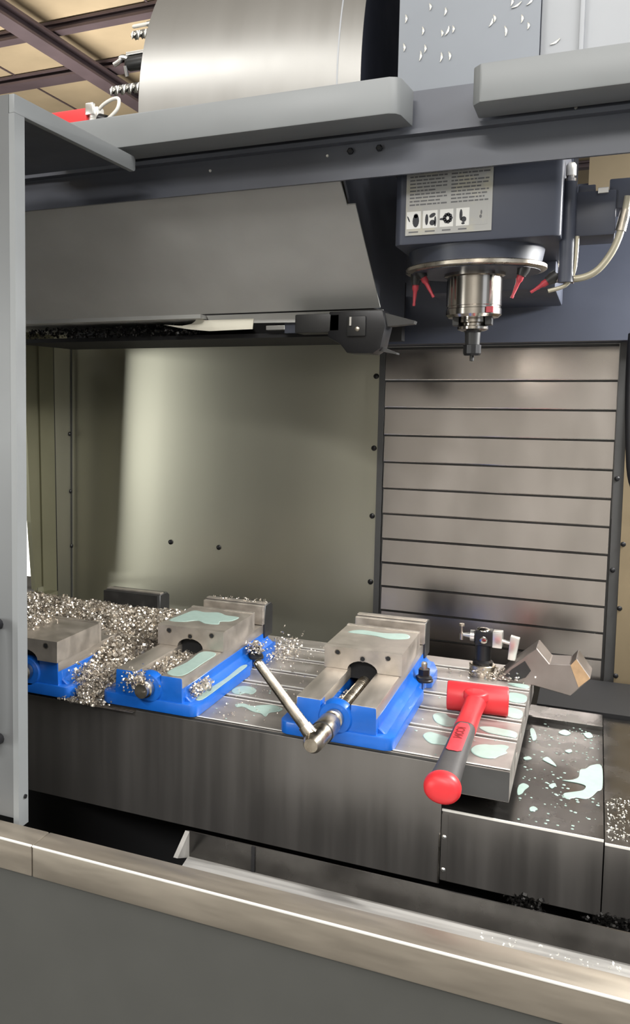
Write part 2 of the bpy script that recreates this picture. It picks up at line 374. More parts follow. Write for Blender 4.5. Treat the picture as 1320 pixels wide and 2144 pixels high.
xc = thing('table_way_cover', 'stepped sheet way cover beyond the right end of the table', 'way cover', (-.05, 1.8, .68))
obj('front_plate', bx(-.2125, .0365, 1.556, 1.559, .686, .8105, bev=.001), 'apron_steel', xc)
obj('top_plate', bx(-.40, .0365, 1.557, 2.20, .8095, .8125), 'oily_steel', xc)
obj('front_edge', bx(-.2125, .0365, 1.5555, 1.5585, .8095, .813), 'edge_highlight', xc)
obj('side_plate', bx(.0345, .0365, 1.559, 2.20, .686, .8095), 'apron_steel', xc)
obj('top_ridge', bx(-.40, .0365, 2.085, 2.095, .8125, .822), 'oily_steel', xc)
for z in (.764, .706): obj('screw', lathe(newbm(), (-.2075,1.5562,z), (0,-1,0), [(0,.0042),(.002,.0042),(.004,.002)], 12), 'silver', xc, 40)
obj('tab', bx(-.2125, -.202, 1.5545, 1.5562, .688, .805), 'apron_steel', xc)
xd = thing('fixed_way_cover', 'lower wet sheet cover section at the right frame edge', 'way cover', (.25, 1.8, .68))
obj('front_plate', bx(.0385, .85, 1.560, 1.563, .684, .8045), 'apron_steel', xd)
obj('top_plate', bx(.0385, .85, 1.560, 2.20, .8025, .8055), 'oily_steel', xd)
obj('front_edge', bx(.0385, .85, 1.5595, 1.5625, .803, .8065), 'edge_highlight', xd)
struct('wall_shade_ledge', bx(-.10, .85, 2.205, 2.46, .68, .815), 'shade_black', 'black ledge standing in for the shade behind the table', 'ledge')  # shadowed region behind the way cover put in as a black box

# ================================================================== VISES
def vise(name, label, loc, jaw_y=.205, jaw_len=.192, rear='ground_steel'):
    v = thing(name, label, 'vise', loc, 'blue milling vises on the table')
    o = Vector(loc)
    def P(nm, bm, m, sm=None, par=None):
        bmesh.ops.translate(bm, verts=bm.verts[:], vec=o); return obj(nm, bm, m, par or v, sm)
    # base flange with rounded front corners and open bolt slots
    poly = [(-.088,0),(.088,0),(.098,.004),(.104,.016),(.104,.30),(.093,.312),(.093,.345),(.082,.345),(.082,.365),(.093,.365),(.093,.385),(.106,.392),(.106,.46),(.09,.515),
            (-.09,.515),(-.106,.46),(-.106,.392),(-.093,.385),(-.093,.365),(-.082,.365),(-.082,.345),(-.093,.345),(-.093,.312),(-.104,.30),(-.104,.016),(-.098,.004)]
    bm = newbm(); prism(bm, poly, XY, 0, .024); bevel_all(bm, .0035, 2, 50); P('base_flange', bm, 'vise_blue', 40)
    # body: cross-section with sloped skirts, split by the screw channel
    for s in (-1, 1):
        sec = [(s*.030,.020),(s*.090,.022),(s*.0745,.034),(s*.0725,.052),(s*.030,.052)]
        bm = newbm(); prism(bm, sec, lambda u, w_, t: Vector((u, t, w_)), .018, .505); bevel_all(bm, .002, 1, 40); P('body_side', bm, 'vise_blue', 40)
        bm = newbm(); box(bm, *sorted((s*.0275, s*.0725)), .006, .500, .051, .073, bev=.0012); P('bed_rail', bm, 'ground_steel', 40)
    bm = newbm(); prism(bm, [(-.074,.018),(.074,.018),(.0715,.072),(.027,.072),(.027,.058),(-.027,.058),(-.027,.072),(-.0715,.072)], XZ, .004, .034); bevel_all(bm, .003, 2, 40)
    P('front_block', bm, 'vise_blue', 40)
    bm = newbm(); lathe(bm, (0,.01,.044), (0,-1,0), [(-.01,.032),(.004,.032),(.010,.028),(.010,.02)], 28); P('screw_boss', bm, 'vise_blue', 40)
    bm = newbm(); box(bm, -.029, .029, .03, .5, .018, .030); P('channel_floor', bm, 'black_oxide')
    bm = newbm(); cyl(bm, (0,-.018,.046), (0,.45,.046), .011); 
    for k in range(38): lathe(bm, (0,.05+k*.0095,.046), (0,1,0), [(0,.011),(.003,.0128),(.006,.011)], 16, caps=False)
    P('lead_screw', bm, 'worn_steel', 40)
    bm = newbm(); lathe(bm, (0,-.002,.046), (0,-1,0), [(0,.017),(.012,.017),(.014,.014),(.026,.014),(.027,.0)], 24); P('screw_collar', bm, 'worn_steel', 40)
    # movable jaw: block with arch and three tapped holes
    j0, j1 = jaw_y, jaw_y + jaw_len
    arch = [(-.077,.0735),(-.030,.0735)] + [(-.030*math.cos(math.pi*k/10), .0735 + .020*math.sin(math.pi*k/10)) for k in range(1,10)] + [(.030,.0735),(.077,.0735),(.077,.117),(-.077,.117)]
    bm = newbm(); prism(bm, arch, XZ, j0, j1-.012); 
    mj = P('movable_jaw', bm, 'jaw_steel')
    mj_keep = mj
    for hx, hz in ((-.050,.106),(0.0,.0985),(.050,.106)):
        bm = newbm(); lathe(bm, (hx, j0-.0004, hz), (0,1,0), [(0,.0062),(0,.0046),(.0003,.0046)], 20, caps=False); P('hole_rim', bm, 'worn_steel', None, mj)
        bm = newbm(); lathe(bm, (hx, j0-.0003, hz), (0,1,0), [(0,.0047),(.0004,.0047)], 20); P('hole', bm, 'shade_black', None, mj)
    bm = newbm(); box(bm, -.029, .029, j0+.02, j1-.02, .052, .0900); P('jaw_core', bm, 'shade_black', None, mj)
    bm = newbm(); box(bm, -.0775, .0775, j1-.0115, j1, .0745, .119, bev=.001); P('jaw_plate', bm, 'ground_steel', None, mj)
    # fixed jaw
    bm = newbm(); prism(bm, [(.470,.04),(.525,.04),(.525,.112),(.512,.120),(.470,.120)], YZ, -.0775, .0775); bevel_all(bm, .0015, 1, 40); fj = P('fixed_jaw', bm, 'dark_steel', 40)
    bm = newbm(); box(bm, -.0765, .0765, .457, .4695, .0745, .120, bev=.001); P('jaw_plate', bm, rear, None, fj)
    bm = newbm(); box(bm, -.0765, .0765, .474, .492, .1195, .1235, bev=.001); P('top_strip', bm, 'ground_steel', None, fj)
    return v
v3 = vise('milling_vise', 'blue milling vise nearest the red hammer, with crank on its screw', (-.400, 1.545, .9))
v2 = copy_tree(v3, (-.7725, 1.545, .9), 'blue milling vise in the middle, half buried in metal chips')
v1 = vise('milling_vise', 'blue milling vise partly hidden by the door post, opened wide', (-1.043, 1.53, .9), jaw_y=-.006, jaw_len=.18, rear='dark_steel')

def stud(loc, label):
    t = thing('hold_down_stud', label, 'stud nut', loc, 'vise hold-down studs')
    x, y, z = loc
    obj('washer', lathe(newbm(), (x,y,z), (0,0,1), [(0,.0185),(.004,.0185),(.005,.0175)], 28), 'black_oxide', t, 40)
    obj('flange_nut', lathe(newbm(), (x,y,z+.005), (0,0,1), [(0,.017),(.004,.0165),(.007,.0125)], 28), 'black_oxide', t, 40)
    obj('hex_nut', lathe(newbm(), (x,y,z+.010), (0,0,1), [(0,.0122),(.015,.0122),(.017,.0105)], 6), 'black_oxide', t)
    bm = lathe(newbm(), (x,y,z+.02), (0,0,1), [(0,.0062),(.017,.0062),(.020,.0045)], 16); obj('stud', bm, 'worn_steel', t, 40)
    return t
stud((-.306,1.905,.9242), 'black flange nut on stud at right ear of the crank vise')
stud((-.6785,1.905,.9242), 'black flange nut on stud beside the middle vise, dusted with chips')

# crank handle
ch = thing('vise_crank', 'steel crank handle hanging on the right vise screw', 'handle', (-.40, 1.43, .93))
hub0, hub1 = Vector((-.40,1.516,.946)), Vector((-.402,1.415,.944))
bm = lathe(newbm(), hub0, hub1-hub0, [(0,.0175),(.004,.0195),(.046,.0195),(.052,.0180),(.092,.0172),(.104,.0160),(.112,.0115)], 28)
obj('socket_hub', bm, 'worn_steel', ch, 35)
obj('socket_groove', lathe(newbm(), (-.4012,1.468,.945), (0,-1,0), [(0,.0192),(.0015,.0199),(.004,.0184)], 28), 'dark_steel', ch, 40)
b0, b1 = Vector((-.402,1.430,.944)), Vector((-.503,1.43,1.060))
dv = (b1-b0).normalized()
obj('crank_bar', cyl(newbm(), b0, b1, .0098, .0084), 'worn_steel', ch, 40)
obj('bar_clamp', cyl(newbm(), b0, b0+dv*.030, .0140, .0112), 'worn_steel', ch, 40)
obj('bar_end', lathe(newbm(), b1, dv, [(0,.0084),(.004,.0080),(.007,.0060),(.008,.002)], 20), 'worn_steel', ch, 50)

# ================================================================== DEAD BLOW HAMMER
hm = thing('dead_blow_hammer', 'red dead blow hammer lying across the T-slots', 'hammer', (-.19, 1.815, .9))
hz_ = .929
a0, a1 = Vector((-.2465,1.818,hz_)), Vector((-.1335,1.829,hz_))
bm = lathe(newbm(), a0, a1-a0, [(0,.0255),(.0008,.0275),(.003,.0285),(.1105,.0285),(.1127,.0275),(.1135,.0255)], 40); hd = obj('hammer_head', bm, 'hammer_red', hm, 35)
h0, h1 = Vector((-.190,1.800,.932)), Vector((-.1945,1.400,.9085))
ax = (h1-h0).normalized(); sx_ = ax.cross(Vector((0,0,1))).normalized(); up_ = sx_.cross(ax).normalized()
def oval(bm, sections, seg=28, pw=2.6):
    rings = []
    for t, rw, rh in sections:
        c = h0 + ax*t; ring = []
        for i in range(seg):
            a = 2*math.pi*i/seg; ca, sa = math.cos(a), math.sin(a)
            ring.append(bm.verts.new(c + sx_*rw*math.copysign(abs(ca)**(2/pw), ca) + up_*rh*math.copysign(abs(sa)**(2/pw), sa)))
        rings.append(ring)
    for p, q in zip(rings, rings[1:]):
        for i in range(seg): bm.faces.new((p[i], p[(i+1)%seg], q[(i+1)%seg], q[i]))
    bm.faces.new(rings[0][::-1]); bm.faces.new(rings[-1]); return bm
obj('handle_neck', oval(newbm(), [(-.004,.0200,.020),(.012,.0190,.019),(.05,.0180,.0165),(.10,.0180,.016),(.146,.0190,.0165),(.150,.0185,.016)]), 'hammer_red', hm, 45)
obj('neck_collar', lathe(newbm(), h0+ax*.004+up_*.006, up_, [(0,.023),(.011,.0225),(.0135,.020),(.0145,.012)], 28), 'hammer_red', hm, 45)
obj('grip', oval(newbm(), [(.149,.0180,.0155),(.16,.0182,.016),(.22,.0190,.0165),(.30,.0205,.0175),(.335,.0215,.018),(.372,.0235,.020)]), 'rubber', hm, 45)
# red inlay on the grip (rounded strip proud of the rubber) with dark lettering
def onface(u, t, lift):
    k = (t-.16)/.2
    rw, rh = .0182+.004*k, .0160+.003*k
    a = max(-.98, min(.98, u/rw)); y = rh*(1-abs(a)**2.6)**(1/2.6)
    return h0 + ax*t + sx_*u + up_*(y+lift)
def inlay(lift):
    rows = []
    bm = newbm()
    for i in range(15):
        t = .158 + i*.126/14
        e = min(i, 14-i); hw = .0125*(.55 if e == 0 else (.85 if e == 1 and i < 7 else 1))
        rows.append([bm.verts.new(onface(hw*(k/4-1), t, lift)) for k in range(9)])
    for p, q in zip(rows, rows[1:]):
        for k in range(8): bm.faces.new((p[k], p[k+1], q[k+1], q[k]))
    return bm
gi = obj('grip_inlay', inlay(.0008), 'red_label', hm, 45)
cu = bpy.data.curves.new('lettering', 'FONT'); cu.body = 'ICON'; cu.size = .0205; cu.align_x = 'CENTER'; cu.align_y = 'CENTER'; cu.space_character = 1.05; cu.offset = .0006
to = bpy.data.objects.new('tmp_text', cu); COL.objects.link(to)
bpy.context.view_layer.update()
tm = bpy.data.meshes.new_from_object(to.evaluated_get(bpy.context.evaluated_depsgraph_get()))
bpy.data.objects.remove(to)
bm = newbm(); bm.from_mesh(tm); bpy.data.meshes.remove(tm)
bmesh.ops.subdivide_edges(bm, edges=bm.edges[:], cuts=1)
for v in bm.verts:
    tx, ty = v.co.x, v.co.y
    v.co = onface(ty*.95, .205 + tx*.95, .0014) 
obj('lettering', bm, 'letter_dark', gi)
bm = newbm(); oval(bm, [(.368,.0225,.0195),(.372,.0260,.023),(.378,.0280,.0248),(.386,.0285,.0250),(.393,.0270,.0235),(.3985,.0215,.0185),(.401,.012,.010),(.4015,.002,.002)], 32, 2.1)
obj('end_knob', bm, 'hammer_red', hm, 60)

# ================================================================== INDICATOR HOLDER AND NOTCHED PLATE
ih = thing('indicator_stand', 'small silver and black clamp stand behind the red hammer', 'indicator stand', (-.208, 2.085, .9))
X0, Y0 = -.209, 2.085
obj('base', lathe(newbm(), (X0,Y0,.9003), (0,0,1), [(0,.028),(.012,.028),(.013,.026),(.016,.026),(.017,.028),(.024,.028),(.026,.026)], 32), 'worn_steel', ih, 40)
obj('post', lathe(newbm(), (X0,Y0,.926), (0,0,1), [(0,.021),(.006,.022),(.010,.017),(.044,.017),(.046,.02),(.05,.02)], 28), 'black_oxide', ih, 40)
hb = obj('clamp_body', bx(X0-.016, X0+.020, Y0-.018, Y0+.018, .970, 1.004, bev=.004), 'black_oxide', ih, 40)
obj('clamp_screw', lathe(newbm(), (X0+.002,Y0-.0178,.984), (0,-1,0), [(0,.008),(.003,.008),(.004,.006),(.004,.003),(.002,.003)], 20), 'chrome', hb, 40)
obj('dome', lathe(newbm(), (X0,Y0-.004,1.002), (0,0,1), [(0,.015),(.004,.013),(.006,.007),(.0065,.001)], 24), 'chrome', hb, 60)
obj('side_block', bx(X0+.0195, X0+.040, Y0-.015, Y0+.015, .968, 1.003, bev=.002), 'silver', ih, 40)
obj('rod', cyl(newbm(), (X0+.038,Y0,.982), (X0+.062,Y0,.978), .0045), 'silver', ih, 40)
bm = newbm(); prism(bm, [(X0+.052,.945),(X0+.068,.943),(X0+.075,.992),(X0+.056,.996)], XZ, Y0-.012, Y0+.012); bevel_all(bm, .0015); obj('end_block', bm, 'silver', ih, 40)
obj('knob', lathe(newbm(), (X0-.015,Y0,.987), (-1,0,0), [(0,.007),(.004,.012),(.013,.012),(.014,.006),(.030,.0035),(.032,.0035)], 20), 'silver', ih, 40)
obj('thumb_screw', lathe(newbm(), (X0-.047,Y0,.975), (0,0,1), [(0,.0048),(.014,.0048),(.015,.0025),(.030,.0022),(.031,.006),(.036,.0055)], 16), 'worn_steel', ih, 40)

bk = thing('notched_plate', 'thick notched steel plate propped at the table corner', 'plate', (-.11, 2.09, .9))
out = [(-.178,.9008),(-.152,.931),(-.099,.979),(-.072,.949),(-.032,.952),(-.020,.967),(.009,.929),(-.029,.887),(-.100,.8985)]
bm = newbm(); prism(bm, out, lambda u, v_, t: Vector((u + (t-2.06)*.05, t + (v_-.9)*.12, v_ + (t-2.06)*.12)), 2.06, 2.115); bevel_all(bm, .0015, 1, 30)
obj('plate_body', bm, 'bracket_steel', bk)
bm = newbm(); prism(bm, [(-.031,.9515),(-.0205,.9655),(.0075,.929),(-.0135,.908)], lambda u, v_, t: Vector((u, t + (v_-.9)*.12, v_)), 2.0585, 2.0598); obj('bright_corner', bm, 'rust_edge', bk)
bm = newbm(); prism(bm, [(-.160,.912),(-.146,.928),(-.121,.949),(-.108,.930),(-.118,.914),(-.14,.904)], lambda u, v_, t: Vector((u, t + (v_-.9)*.12, v_)), 2.0580, 2.0598); obj('dark_recess', bm, 'dark_steel', bk)

# ================================================================== SPINDLE HEAD
sh = thing('spindle_head', 'dark blue-grey spindle head hanging over the table', 'spindle head', (-.226, 1.9, 1.66))
SX, SY = -.2265, 1.85
bm = newbm(); prism(bm, [(-.355,1.728),(-.345,1.718),(-.085,1.718),(-.072,1.728),(-.072,2.39),(-.355,2.39)], XY, 1.792, 2.0); bevel_all(bm, .004, 2, 40); obj('housing', bm, 'navy_paint', sh, 40)
obj('lower_housing', lathe(newbm(), (SX,SY,1.762), (0,0,1), [(0,.118),(.02,.122),(.04,.126)], 48), 'navy_paint', sh, 40)
obj('rear_casting', bx(-.34, -.09, 2.02, 2.39, 1.735, 1.80, bev=.006), 'navy_paint', sh, 40)
obj('ring_flange', lathe(newbm(), (SX,SY,1.752), (0,0,1), [(0,.118),(.001,.126),(.003,.1285),(.009,.1285),(.011,.126),(.011,.11)], 64), 'worn_steel', sh, 40)
obj('ring_underside', lathe(newbm(), (SX,SY,1.7505), (0,0,1), [(0,.117),(.003,.117)], 48), 'navy_paint', sh)
obj('spindle_nose', lathe(newbm(), (SX,SY,1.751), (0,0,-1), [(0,.056),(.006,.056),(.008,.0505),(.062,.0505),(.063,.0495),(.067,.0495),(.068,.0510),(.079,.0510),(.084,.046),(.085,.03)], 64), 'chrome', sh, 35)
obj('nose_plate', bx(SX+.028, SX+.040, SY-.046, SY-.036, 1.673, 1.684), 'red_plastic', sh)
for s in (-1, 1): obj('drive_key', bx(SX+s*.030-.006, SX+s*.030+.006, SY-.02, SY+.005, 1.652, 1.668, bev=.001), 'dark_steel', sh)
def nozzle(p, q):
    p, q = Vector(p), Vector(q); d = (q-p).normalized()
    bm = newbm(); lathe(bm, p-d*.006, d, [(0,.0062),(.010,.0062),(.013,.0046),(.016,.0038),((q-p).length*.6,.0036),((q-p).length,.0024),((q-p).length+.002,.0030),((q-p).length+.006,.0026)], 14)
    n = obj('coolant_nozzle', bm, 'red_plastic', sh, 40)
    obj('nozzle_base', lathe(newbm(), p-d*.024, d, [(0,.011),(.010,.011),(.018,.0085),(.020,.0085)], 14), 'dark_steel', n, 40)
nozzle((-.312,1.80,1.738), (-.294,1.80,1.704)); nozzle((-.141,1.80,1.733), (-.154,1.80,1.697))
nozzle((-.334,1.83,1.728), (-.336,1.83,1.692)); nozzle((-.098,1.80,1.722), (-.122,1.80,1.706))
hp = obj('hose', tube(newbm(), [(.030,1.80,1.865),(.026,1.80,1.835),(.019,1.80,1.798),(.006,1.80,1.766),(-.016,1.80,1.738),(-.046,1.80,1.727),(-.084,1.80,1.731)], .0062), 'beige_hose', sh, 60)
obj('hose_ferrule', cyl(newbm(), (.027,1.80,1.842), (.0205,1.80,1.806), .0085), 'worn_steel', hp, 40)
obj('hose_ferrule', cyl(newbm(), (-.05,1.80,1.727), (-.088,1.80,1.731), .0085), 'worn_steel', hp, 40)
obj('thin_pipe', tube(newbm(), [(-.048,1.79,1.80),(-.049,1.79,1.76),(-.052,1.79,1.736),(-.064,1.79,1.715),(-.092,1.79,1.706)], .0038), 'beige_hose', sh, 60)
mf = obj('manifold', bx(-.058, .012, 1.795, 1.90, 1.800, 1.878, bev=.004), 'navy_paint', sh, 40)
obj('manifold_step', bx(-.050, -.022, 1.80, 1.88, 1.876, 1.890, bev=.002), 'navy_paint', mf, 40)
obj('manifold_step', bx(.000, .045, 1.80, 1.88, 1.845, 1.897, bev=.003), 'navy_paint', mf, 40)
obj('clip', bx(-.018, -.001, 1.792, 1.798, 1.872, 1.882, bev=.001), 'silver', mf)
obj('riser_pipe', cyl(newbm(), (-.064,1.79,1.72), (-.064,1.79,1.895), .013), 'navy_paint', sh, 40)
ft = obj('pipe_fitting', lathe(newbm(), (-.0635,1.79,1.893), (0,0,1), [(0,.010),(.008,.010),(.009,.0065),(.014,.0065)], 12), 'chrome', sh, 40)
obj('fitting_cap', lathe(newbm(), (-.0625,1.79,1.906), (0,0,1), [(0,.0085),(.018,.0085),(.022,.006)], 16), 'chip_white', ft, 40)
# instruction plate
sg = obj('instruction_plate', bx(-.3345, -.185, 1.7155, 1.7178, 1.808, 1.925), 'print_plate', sh)
yp = 1.7153
def dash(bm, x0, x1, z0, z1): box(bm, x0, x1, yp, yp+.0003, z0, z1)
rr = random.Random(3)
for cx0, cx1 in ((-.328,-.2625),(-.2555,-.190)):
    z = 1.9185; row = 0
    while z > 1.858:
        bm = newbm(); x = cx0; end = cx1 - (rr.random()*.018 if row % 3 == 2 else 0)
        while x < end-.003:
            wl_ = min(rr.uniform(.004,.012), end-x); dash(bm, x, x+wl_, z-.0018, z+.0008); x += wl_+.0016
        obj('text_line', bm, 'print_dark', sg); z -= .0062; row += 1
pict = [(-.3325,-.3075),(-.3035,-.278),(-.2735,-.2505),(-.2455,-.223),(-.2185,-.193)]
for i, (p0, p1) in enumerate(pict):
    t_ = obj('pictogram_panel', bx(p0, p1, yp-.0001, yp+.0004, 1.8195, 1.8505), 'picto_white' if i < 4 else 'print_plate', sg)
    cx_, cz_ = (p0+p1)/2, 1.8345; bm = newbm()
    def disk(x, z, rx, rz, a=0, n=14):
        prism(bm, [(x+rx*math.cos(2*math.pi*k/n)*math.cos(a)-rz*math.sin(2*math.pi*k/n)*math.sin(a), z+rx*math.cos(2*math.pi*k/n)*math.sin(a)+rz*math.sin(2*math.pi*k/n)*math.cos(a)) for k in range(n)], XZ, yp-.0004, yp-.0001)
    if i == 0: disk(cx_+.004,cz_-.001,.0058,.0115); disk(cx_+.004,cz_+.008,.004,.004); disk(cx_-.009,cz_+.003,.0012,.006,.4)
    if i == 1: disk(cx_-.006,cz_,.0028,.010); disk(cx_+.004,cz_+.007,.006,.0035,.5); disk(cx_+.004,cz_-.006,.005,.005); disk(cx_+.009,cz_-.004,.002,.009)
    if i == 2:
        for k in range(9):
            a = 2*math.pi*k/9; disk(cx_+.002+.0055*math.cos(a), cz_+.0065*math.sin(a), .0033, .0033)
        disk(cx_-.008,cz_-.001,.004,.002)
    if i == 3: disk(cx_-.003,cz_+.004,.0026,.010); disk(cx_+.002,cz_-.004,.0045,.005); disk(cx_+.001,cz_-.011,.003,.002)
    if i == 4: disk(cx_+.002,cz_-.001,.0022,.003); disk(cx_+.003,cz_+.006,.0015,.004)
    obj('pictogram', bm, 'picto_black' if i < 4 else 'print_dark', t_)
for i in range(4): obj('caption', bx(pict[i][0]+.004, pict[i][1]-.004, yp, yp+.0003, 1.8125, 1.8150), 'print_dark', sg)

th = thing('tool_holder', 'black collet chuck tool holder in the chrome spindle nose', 'tool holder', (SX, SY, 1.59))
obj('flange', lathe(newbm(), (SX,SY,1.666), (0,0,-1), [(0,.028),(.004,.0285),(.008,.0285),(.010,.0235),(.014,.0235),(.016,.0285),(.021,.0285),(.024,.022)], 40), 'chrome', th, 35)
obj('neck', lathe(newbm(), (SX,SY,1.643), (0,0,-1), [(0,.018),(.004,.0145),(.028,.0135)], 32), 'dark_steel', th, 35)
obj('collet_nut', lathe(newbm(), (SX,SY,1.616), (0,0,-1), [(0,.014),(.001,.0165),(.017,.0165),(.021,.0145),(.021,.008)], 12), 'black_oxide', th)
obj('cutter', lathe(newbm(), (SX,SY,1.597), (0,0,-1), [(0,.004),(.012,.004),(.013,.001)], 12), 'dark_steel', th)

# ================================================================== TOOL CHANGER COVER, ARM, DRUM
ac = thing('tool_changer_cover', 'sloped grey sheet cover left of the spindle head', 'cover', (-.95, 1.8, 1.7))
sl0, sl1 = (1.672, 1.925), (1.955, 1.703)
def slope(u, v_, t):      # u = x, v = 0..1 down the slope, t = thickness
    y = sl0[0] + (sl1[0]-sl0[0])*v_; z = sl0[1] + (sl1[1]-sl0[1])*v_
    return Vector((u, y + t*.62, z + t*.78))
bm = newbm(); prism(bm, [(-1.50,0),(-.452,0),(-.449,.22),(-.433,.22),(-.429,1),(-1.50,1)], slope, 0, .004); obj('slope_sheet', bm, 'cover_paint', ac)
bm = newbm(); prism(bm, [(1.69,1.925),(1.96,1.705),(2.30,1.705),(2.30,2.02),(1.69,2.02)], YZ, -.449, -.445); obj('end_sheet', bm, 'lintel_paint', ac)
obj('lip_left', bx(-1.50, -.845, 1.955, 2.35, 1.694, 1.703), 'cover_paint', ac)
bm = newbm(); prism(bm, [(-.845,1.703),(-.43,1.703),(-.43,1.699),(-.57,1.697),(-.575,1.680),(-.835,1.684)], XZ, 1.99, 1.994); obj('inner_lip', bm, 'cover_paint', ac)
obj('under_tray', bx(-1.42, -.52, 2.02, 2.34, 1.650, 1.660), 'shade_black', ac)
obj('under_back', bx(-1.42, -.45, 2.30, 2.34, 1.655, 1.80), 'shade_black', ac)
obj('light_box', bx(-.70, -.655, 2.0, 2.03, 1.666, 1.676, bev=.001), 'silver', ac)
obj('dark_block', bx(-.655, -.535, 2.0, 2.08, 1.658, 1.682), 'navy_paint', ac)
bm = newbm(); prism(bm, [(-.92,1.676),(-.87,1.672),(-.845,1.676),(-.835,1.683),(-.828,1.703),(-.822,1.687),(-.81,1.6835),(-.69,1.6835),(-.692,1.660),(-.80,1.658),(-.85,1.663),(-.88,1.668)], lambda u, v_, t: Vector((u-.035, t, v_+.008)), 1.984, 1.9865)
tag(obj('gap_light_sheet', bm, 'gap_light_white', None, None, (-.8,2.0,1.66)), 'white sheet standing in for light through the gap below the sloped cover', 'light patch')  # white sheet stands in for light shining through the gap
ar = thing('tool_change_arm', 'dark gripper arm end below the corner of the sloped cover', 'gripper', (-.46, 1.92, 1.61))
obj('arm_bar', bx(-.60, -.50, 1.90, 1.96, 1.650, 1.690, bev=.004), 'dark_steel', ar, 40)
bm = newbm(); prism(bm, [(-.525,1.694),(-.412,1.694),(-.405,1.66),(-.415,1.615),(-.43,1.604),(-.485,1.606),(-.50,1.625),(-.527,1.640)], XZ, 1.90, 1.97); bevel_all(bm, .004); obj('gripper_body', bm, 'black_oxide', ar, 40)
obj('gripper_pad', bx(-.485, -.445, 1.893, 1.901, 1.640, 1.682, bev=.003), 'dark_steel', ar, 40)
obj('pad_screw', lathe(newbm(), (-.462,1.894,1.655), (0,-1,0), [(0,.005),(.003,.005),(.004,.003)], 12), 'worn_steel', ar, 40)
obj('pad_pin', bx(-.478, -.474, 1.889, 1.894, 1.662, 1.680), 'silver', ar)
bm = newbm(); prism(bm, [(-.415,1.690),(-.35,1.671),(-.352,1.665),(-.415,1.660)], XZ, 1.92, 1.95); obj('gripper_finger', bm, 'grey_dark_trim', ar)
bm = newbm(); prism(bm, [(-.43,1.625),(-.385,1.606),(-.385,1.603),(-.43,1.612)], XZ, 1.92, 1.95); obj('gripper_finger', bm, 'grey_dark_trim', ar)

dm = thing('tool_magazine', 'big brushed metal drum cover of the tool magazine', 'drum', (-.7, 2.3, 2.05))
R_, YC, ZC = .458, 2.301, 2.14
def shell(bm, x0, x1, r0, r1, a0=-12, a1=192, n=72):
    A = [[], [], [], []]
    for i in range(n+1):
        a = math.radians(a0 + (a1-a0)*i/n)
        for k, (x, r) in enumerate(((x0,r1),(x1,r1),(x1,r0),(x0,r0))):
            A[k].append(bm.verts.new((x, YC - r*math.cos(a), ZC + r*math.sin(a))))
    for i in range(n):
        for k in range(4):
            q = A[(k+1)%4]; p = A[k]; bm.faces.new((p[i], p[i+1], q[i+1], q[i]))
    bm.faces.new([A[k][0] for k in range(4)]); bm.faces.new([A[k][-1] for k in range(4)])
    return bm
obj('drum_skin', shell(newbm(), -.952, -.456, R_-.003, R_), 'brushed_drum', dm, 40)
bm = newbm(); prism(bm, [(YC-(R_-.004)*math.cos(math.radians(-12+204*i/48)), ZC+(R_-.004)*math.sin(math.radians(-12+204*i/48))) for i in range(49)], YZ, -.462, -.457); obj('drum_end', bm, 'navy_paint', dm)
bm = newbm(); prism(bm, [(YC-(R_-.004)*math.cos(math.radians(-12+204*i/48)), ZC+(R_-.004)*math.sin(math.radians(-12+204*i/48))) for i in range(49)], YZ, -.945, -.940); obj('drum_end', bm, 'navy_paint', dm)
obj('drum_seam', shell(newbm(), -.505, -.502, R_-.001, R_+.0008), 'light_panel', dm, 40)

def drill(label, y, z, x0, length, r, kind):
    t = thing('twist_drill', label, 'drill', (x0, y, z), 'tools in the magazine')
    obj('shank', lathe(newbm(), (x0+.10,y,z), (-1,0,0), [(0,r*1.1),(.10,r*1.1)], 16), 'silver', t, 40)
    bm = newbm(); n = 60; turns = length/.034
    for s in (0, math.pi):
        P_ = []
        for i in range(n+1):
            u = i/n; a = 2*math.pi*turns*u + s; x = x0 - length*u
            c, sn = math.cos(a), math.sin(a); c2, s2 = math.cos(a+1.35), math.sin(a+1.35)
            P_.append([bm.verts.new((x, y+rr_*cc, z+rr_*ss)) for rr_, cc, ss in ((r*.45,math.cos(a-.5),math.sin(a-.5)),(r,c,sn),(r,c2,s2),(r*.45,math.cos(a+1.9),math.sin(a+1.9)))])
        for p, q in zip(P_, P_[1:]):
            for k in range(3): bm.faces.new((p[k], p[k+1], q[k+1], q[k]))
    obj('flutes', bm, 'silver', t, 50)
    obj('core', lathe(newbm(), (x0,y,z), (-1,0,0), [(0,r*.5),(length,r*.45),(length+r*.5,.0005)], 12), 'dark_steel', t, 40)
    return t
drill('spiral drill sticking out lowest beside the brushed drum', 1.88, 2.207, -.955, .086, .0115, 0)
drill('short spiral drill sticking out highest beside the brushed drum', 1.93, 2.343, -.962, .050, .0105, 0)
t = thing('magazine_tool', 'dark stepped boring tool between the two drills by the drum', 'boring tool', (-.95, 1.88, 2.27), 'tools in the magazine')
obj('holder', lathe(newbm(), (-.90,1.88,2.262), (-1,0,0.0), [(0,.017),(.094,.016),(.098,.013),(.102,.010)], 20), 'dark_steel', t, 40)
obj('boring_bar', tube(newbm(), [(-.99,1.88,2.27),(-1.005,1.88,2.278),(-1.016,1.88,2.279),(-1.020,1.88,2.272),(-1.034,1.88,2.266)], .006), 'silver', t, 50)
obj('top_rib', bx(-1.0, -.93, 1.872, 1.888, 2.279, 2.286, bev=.001), 'silver', t)
obj('set_screw', cyl(newbm(), (-.999,1.868,2.255), (-.999,1.878,2.235), .0045), 'silver', t)
t = thing('magazine_bar', 'pale straight rod above the upper drill by the drum', 'rod', (-.95, 1.93, 2.364), 'tools in the magazine')
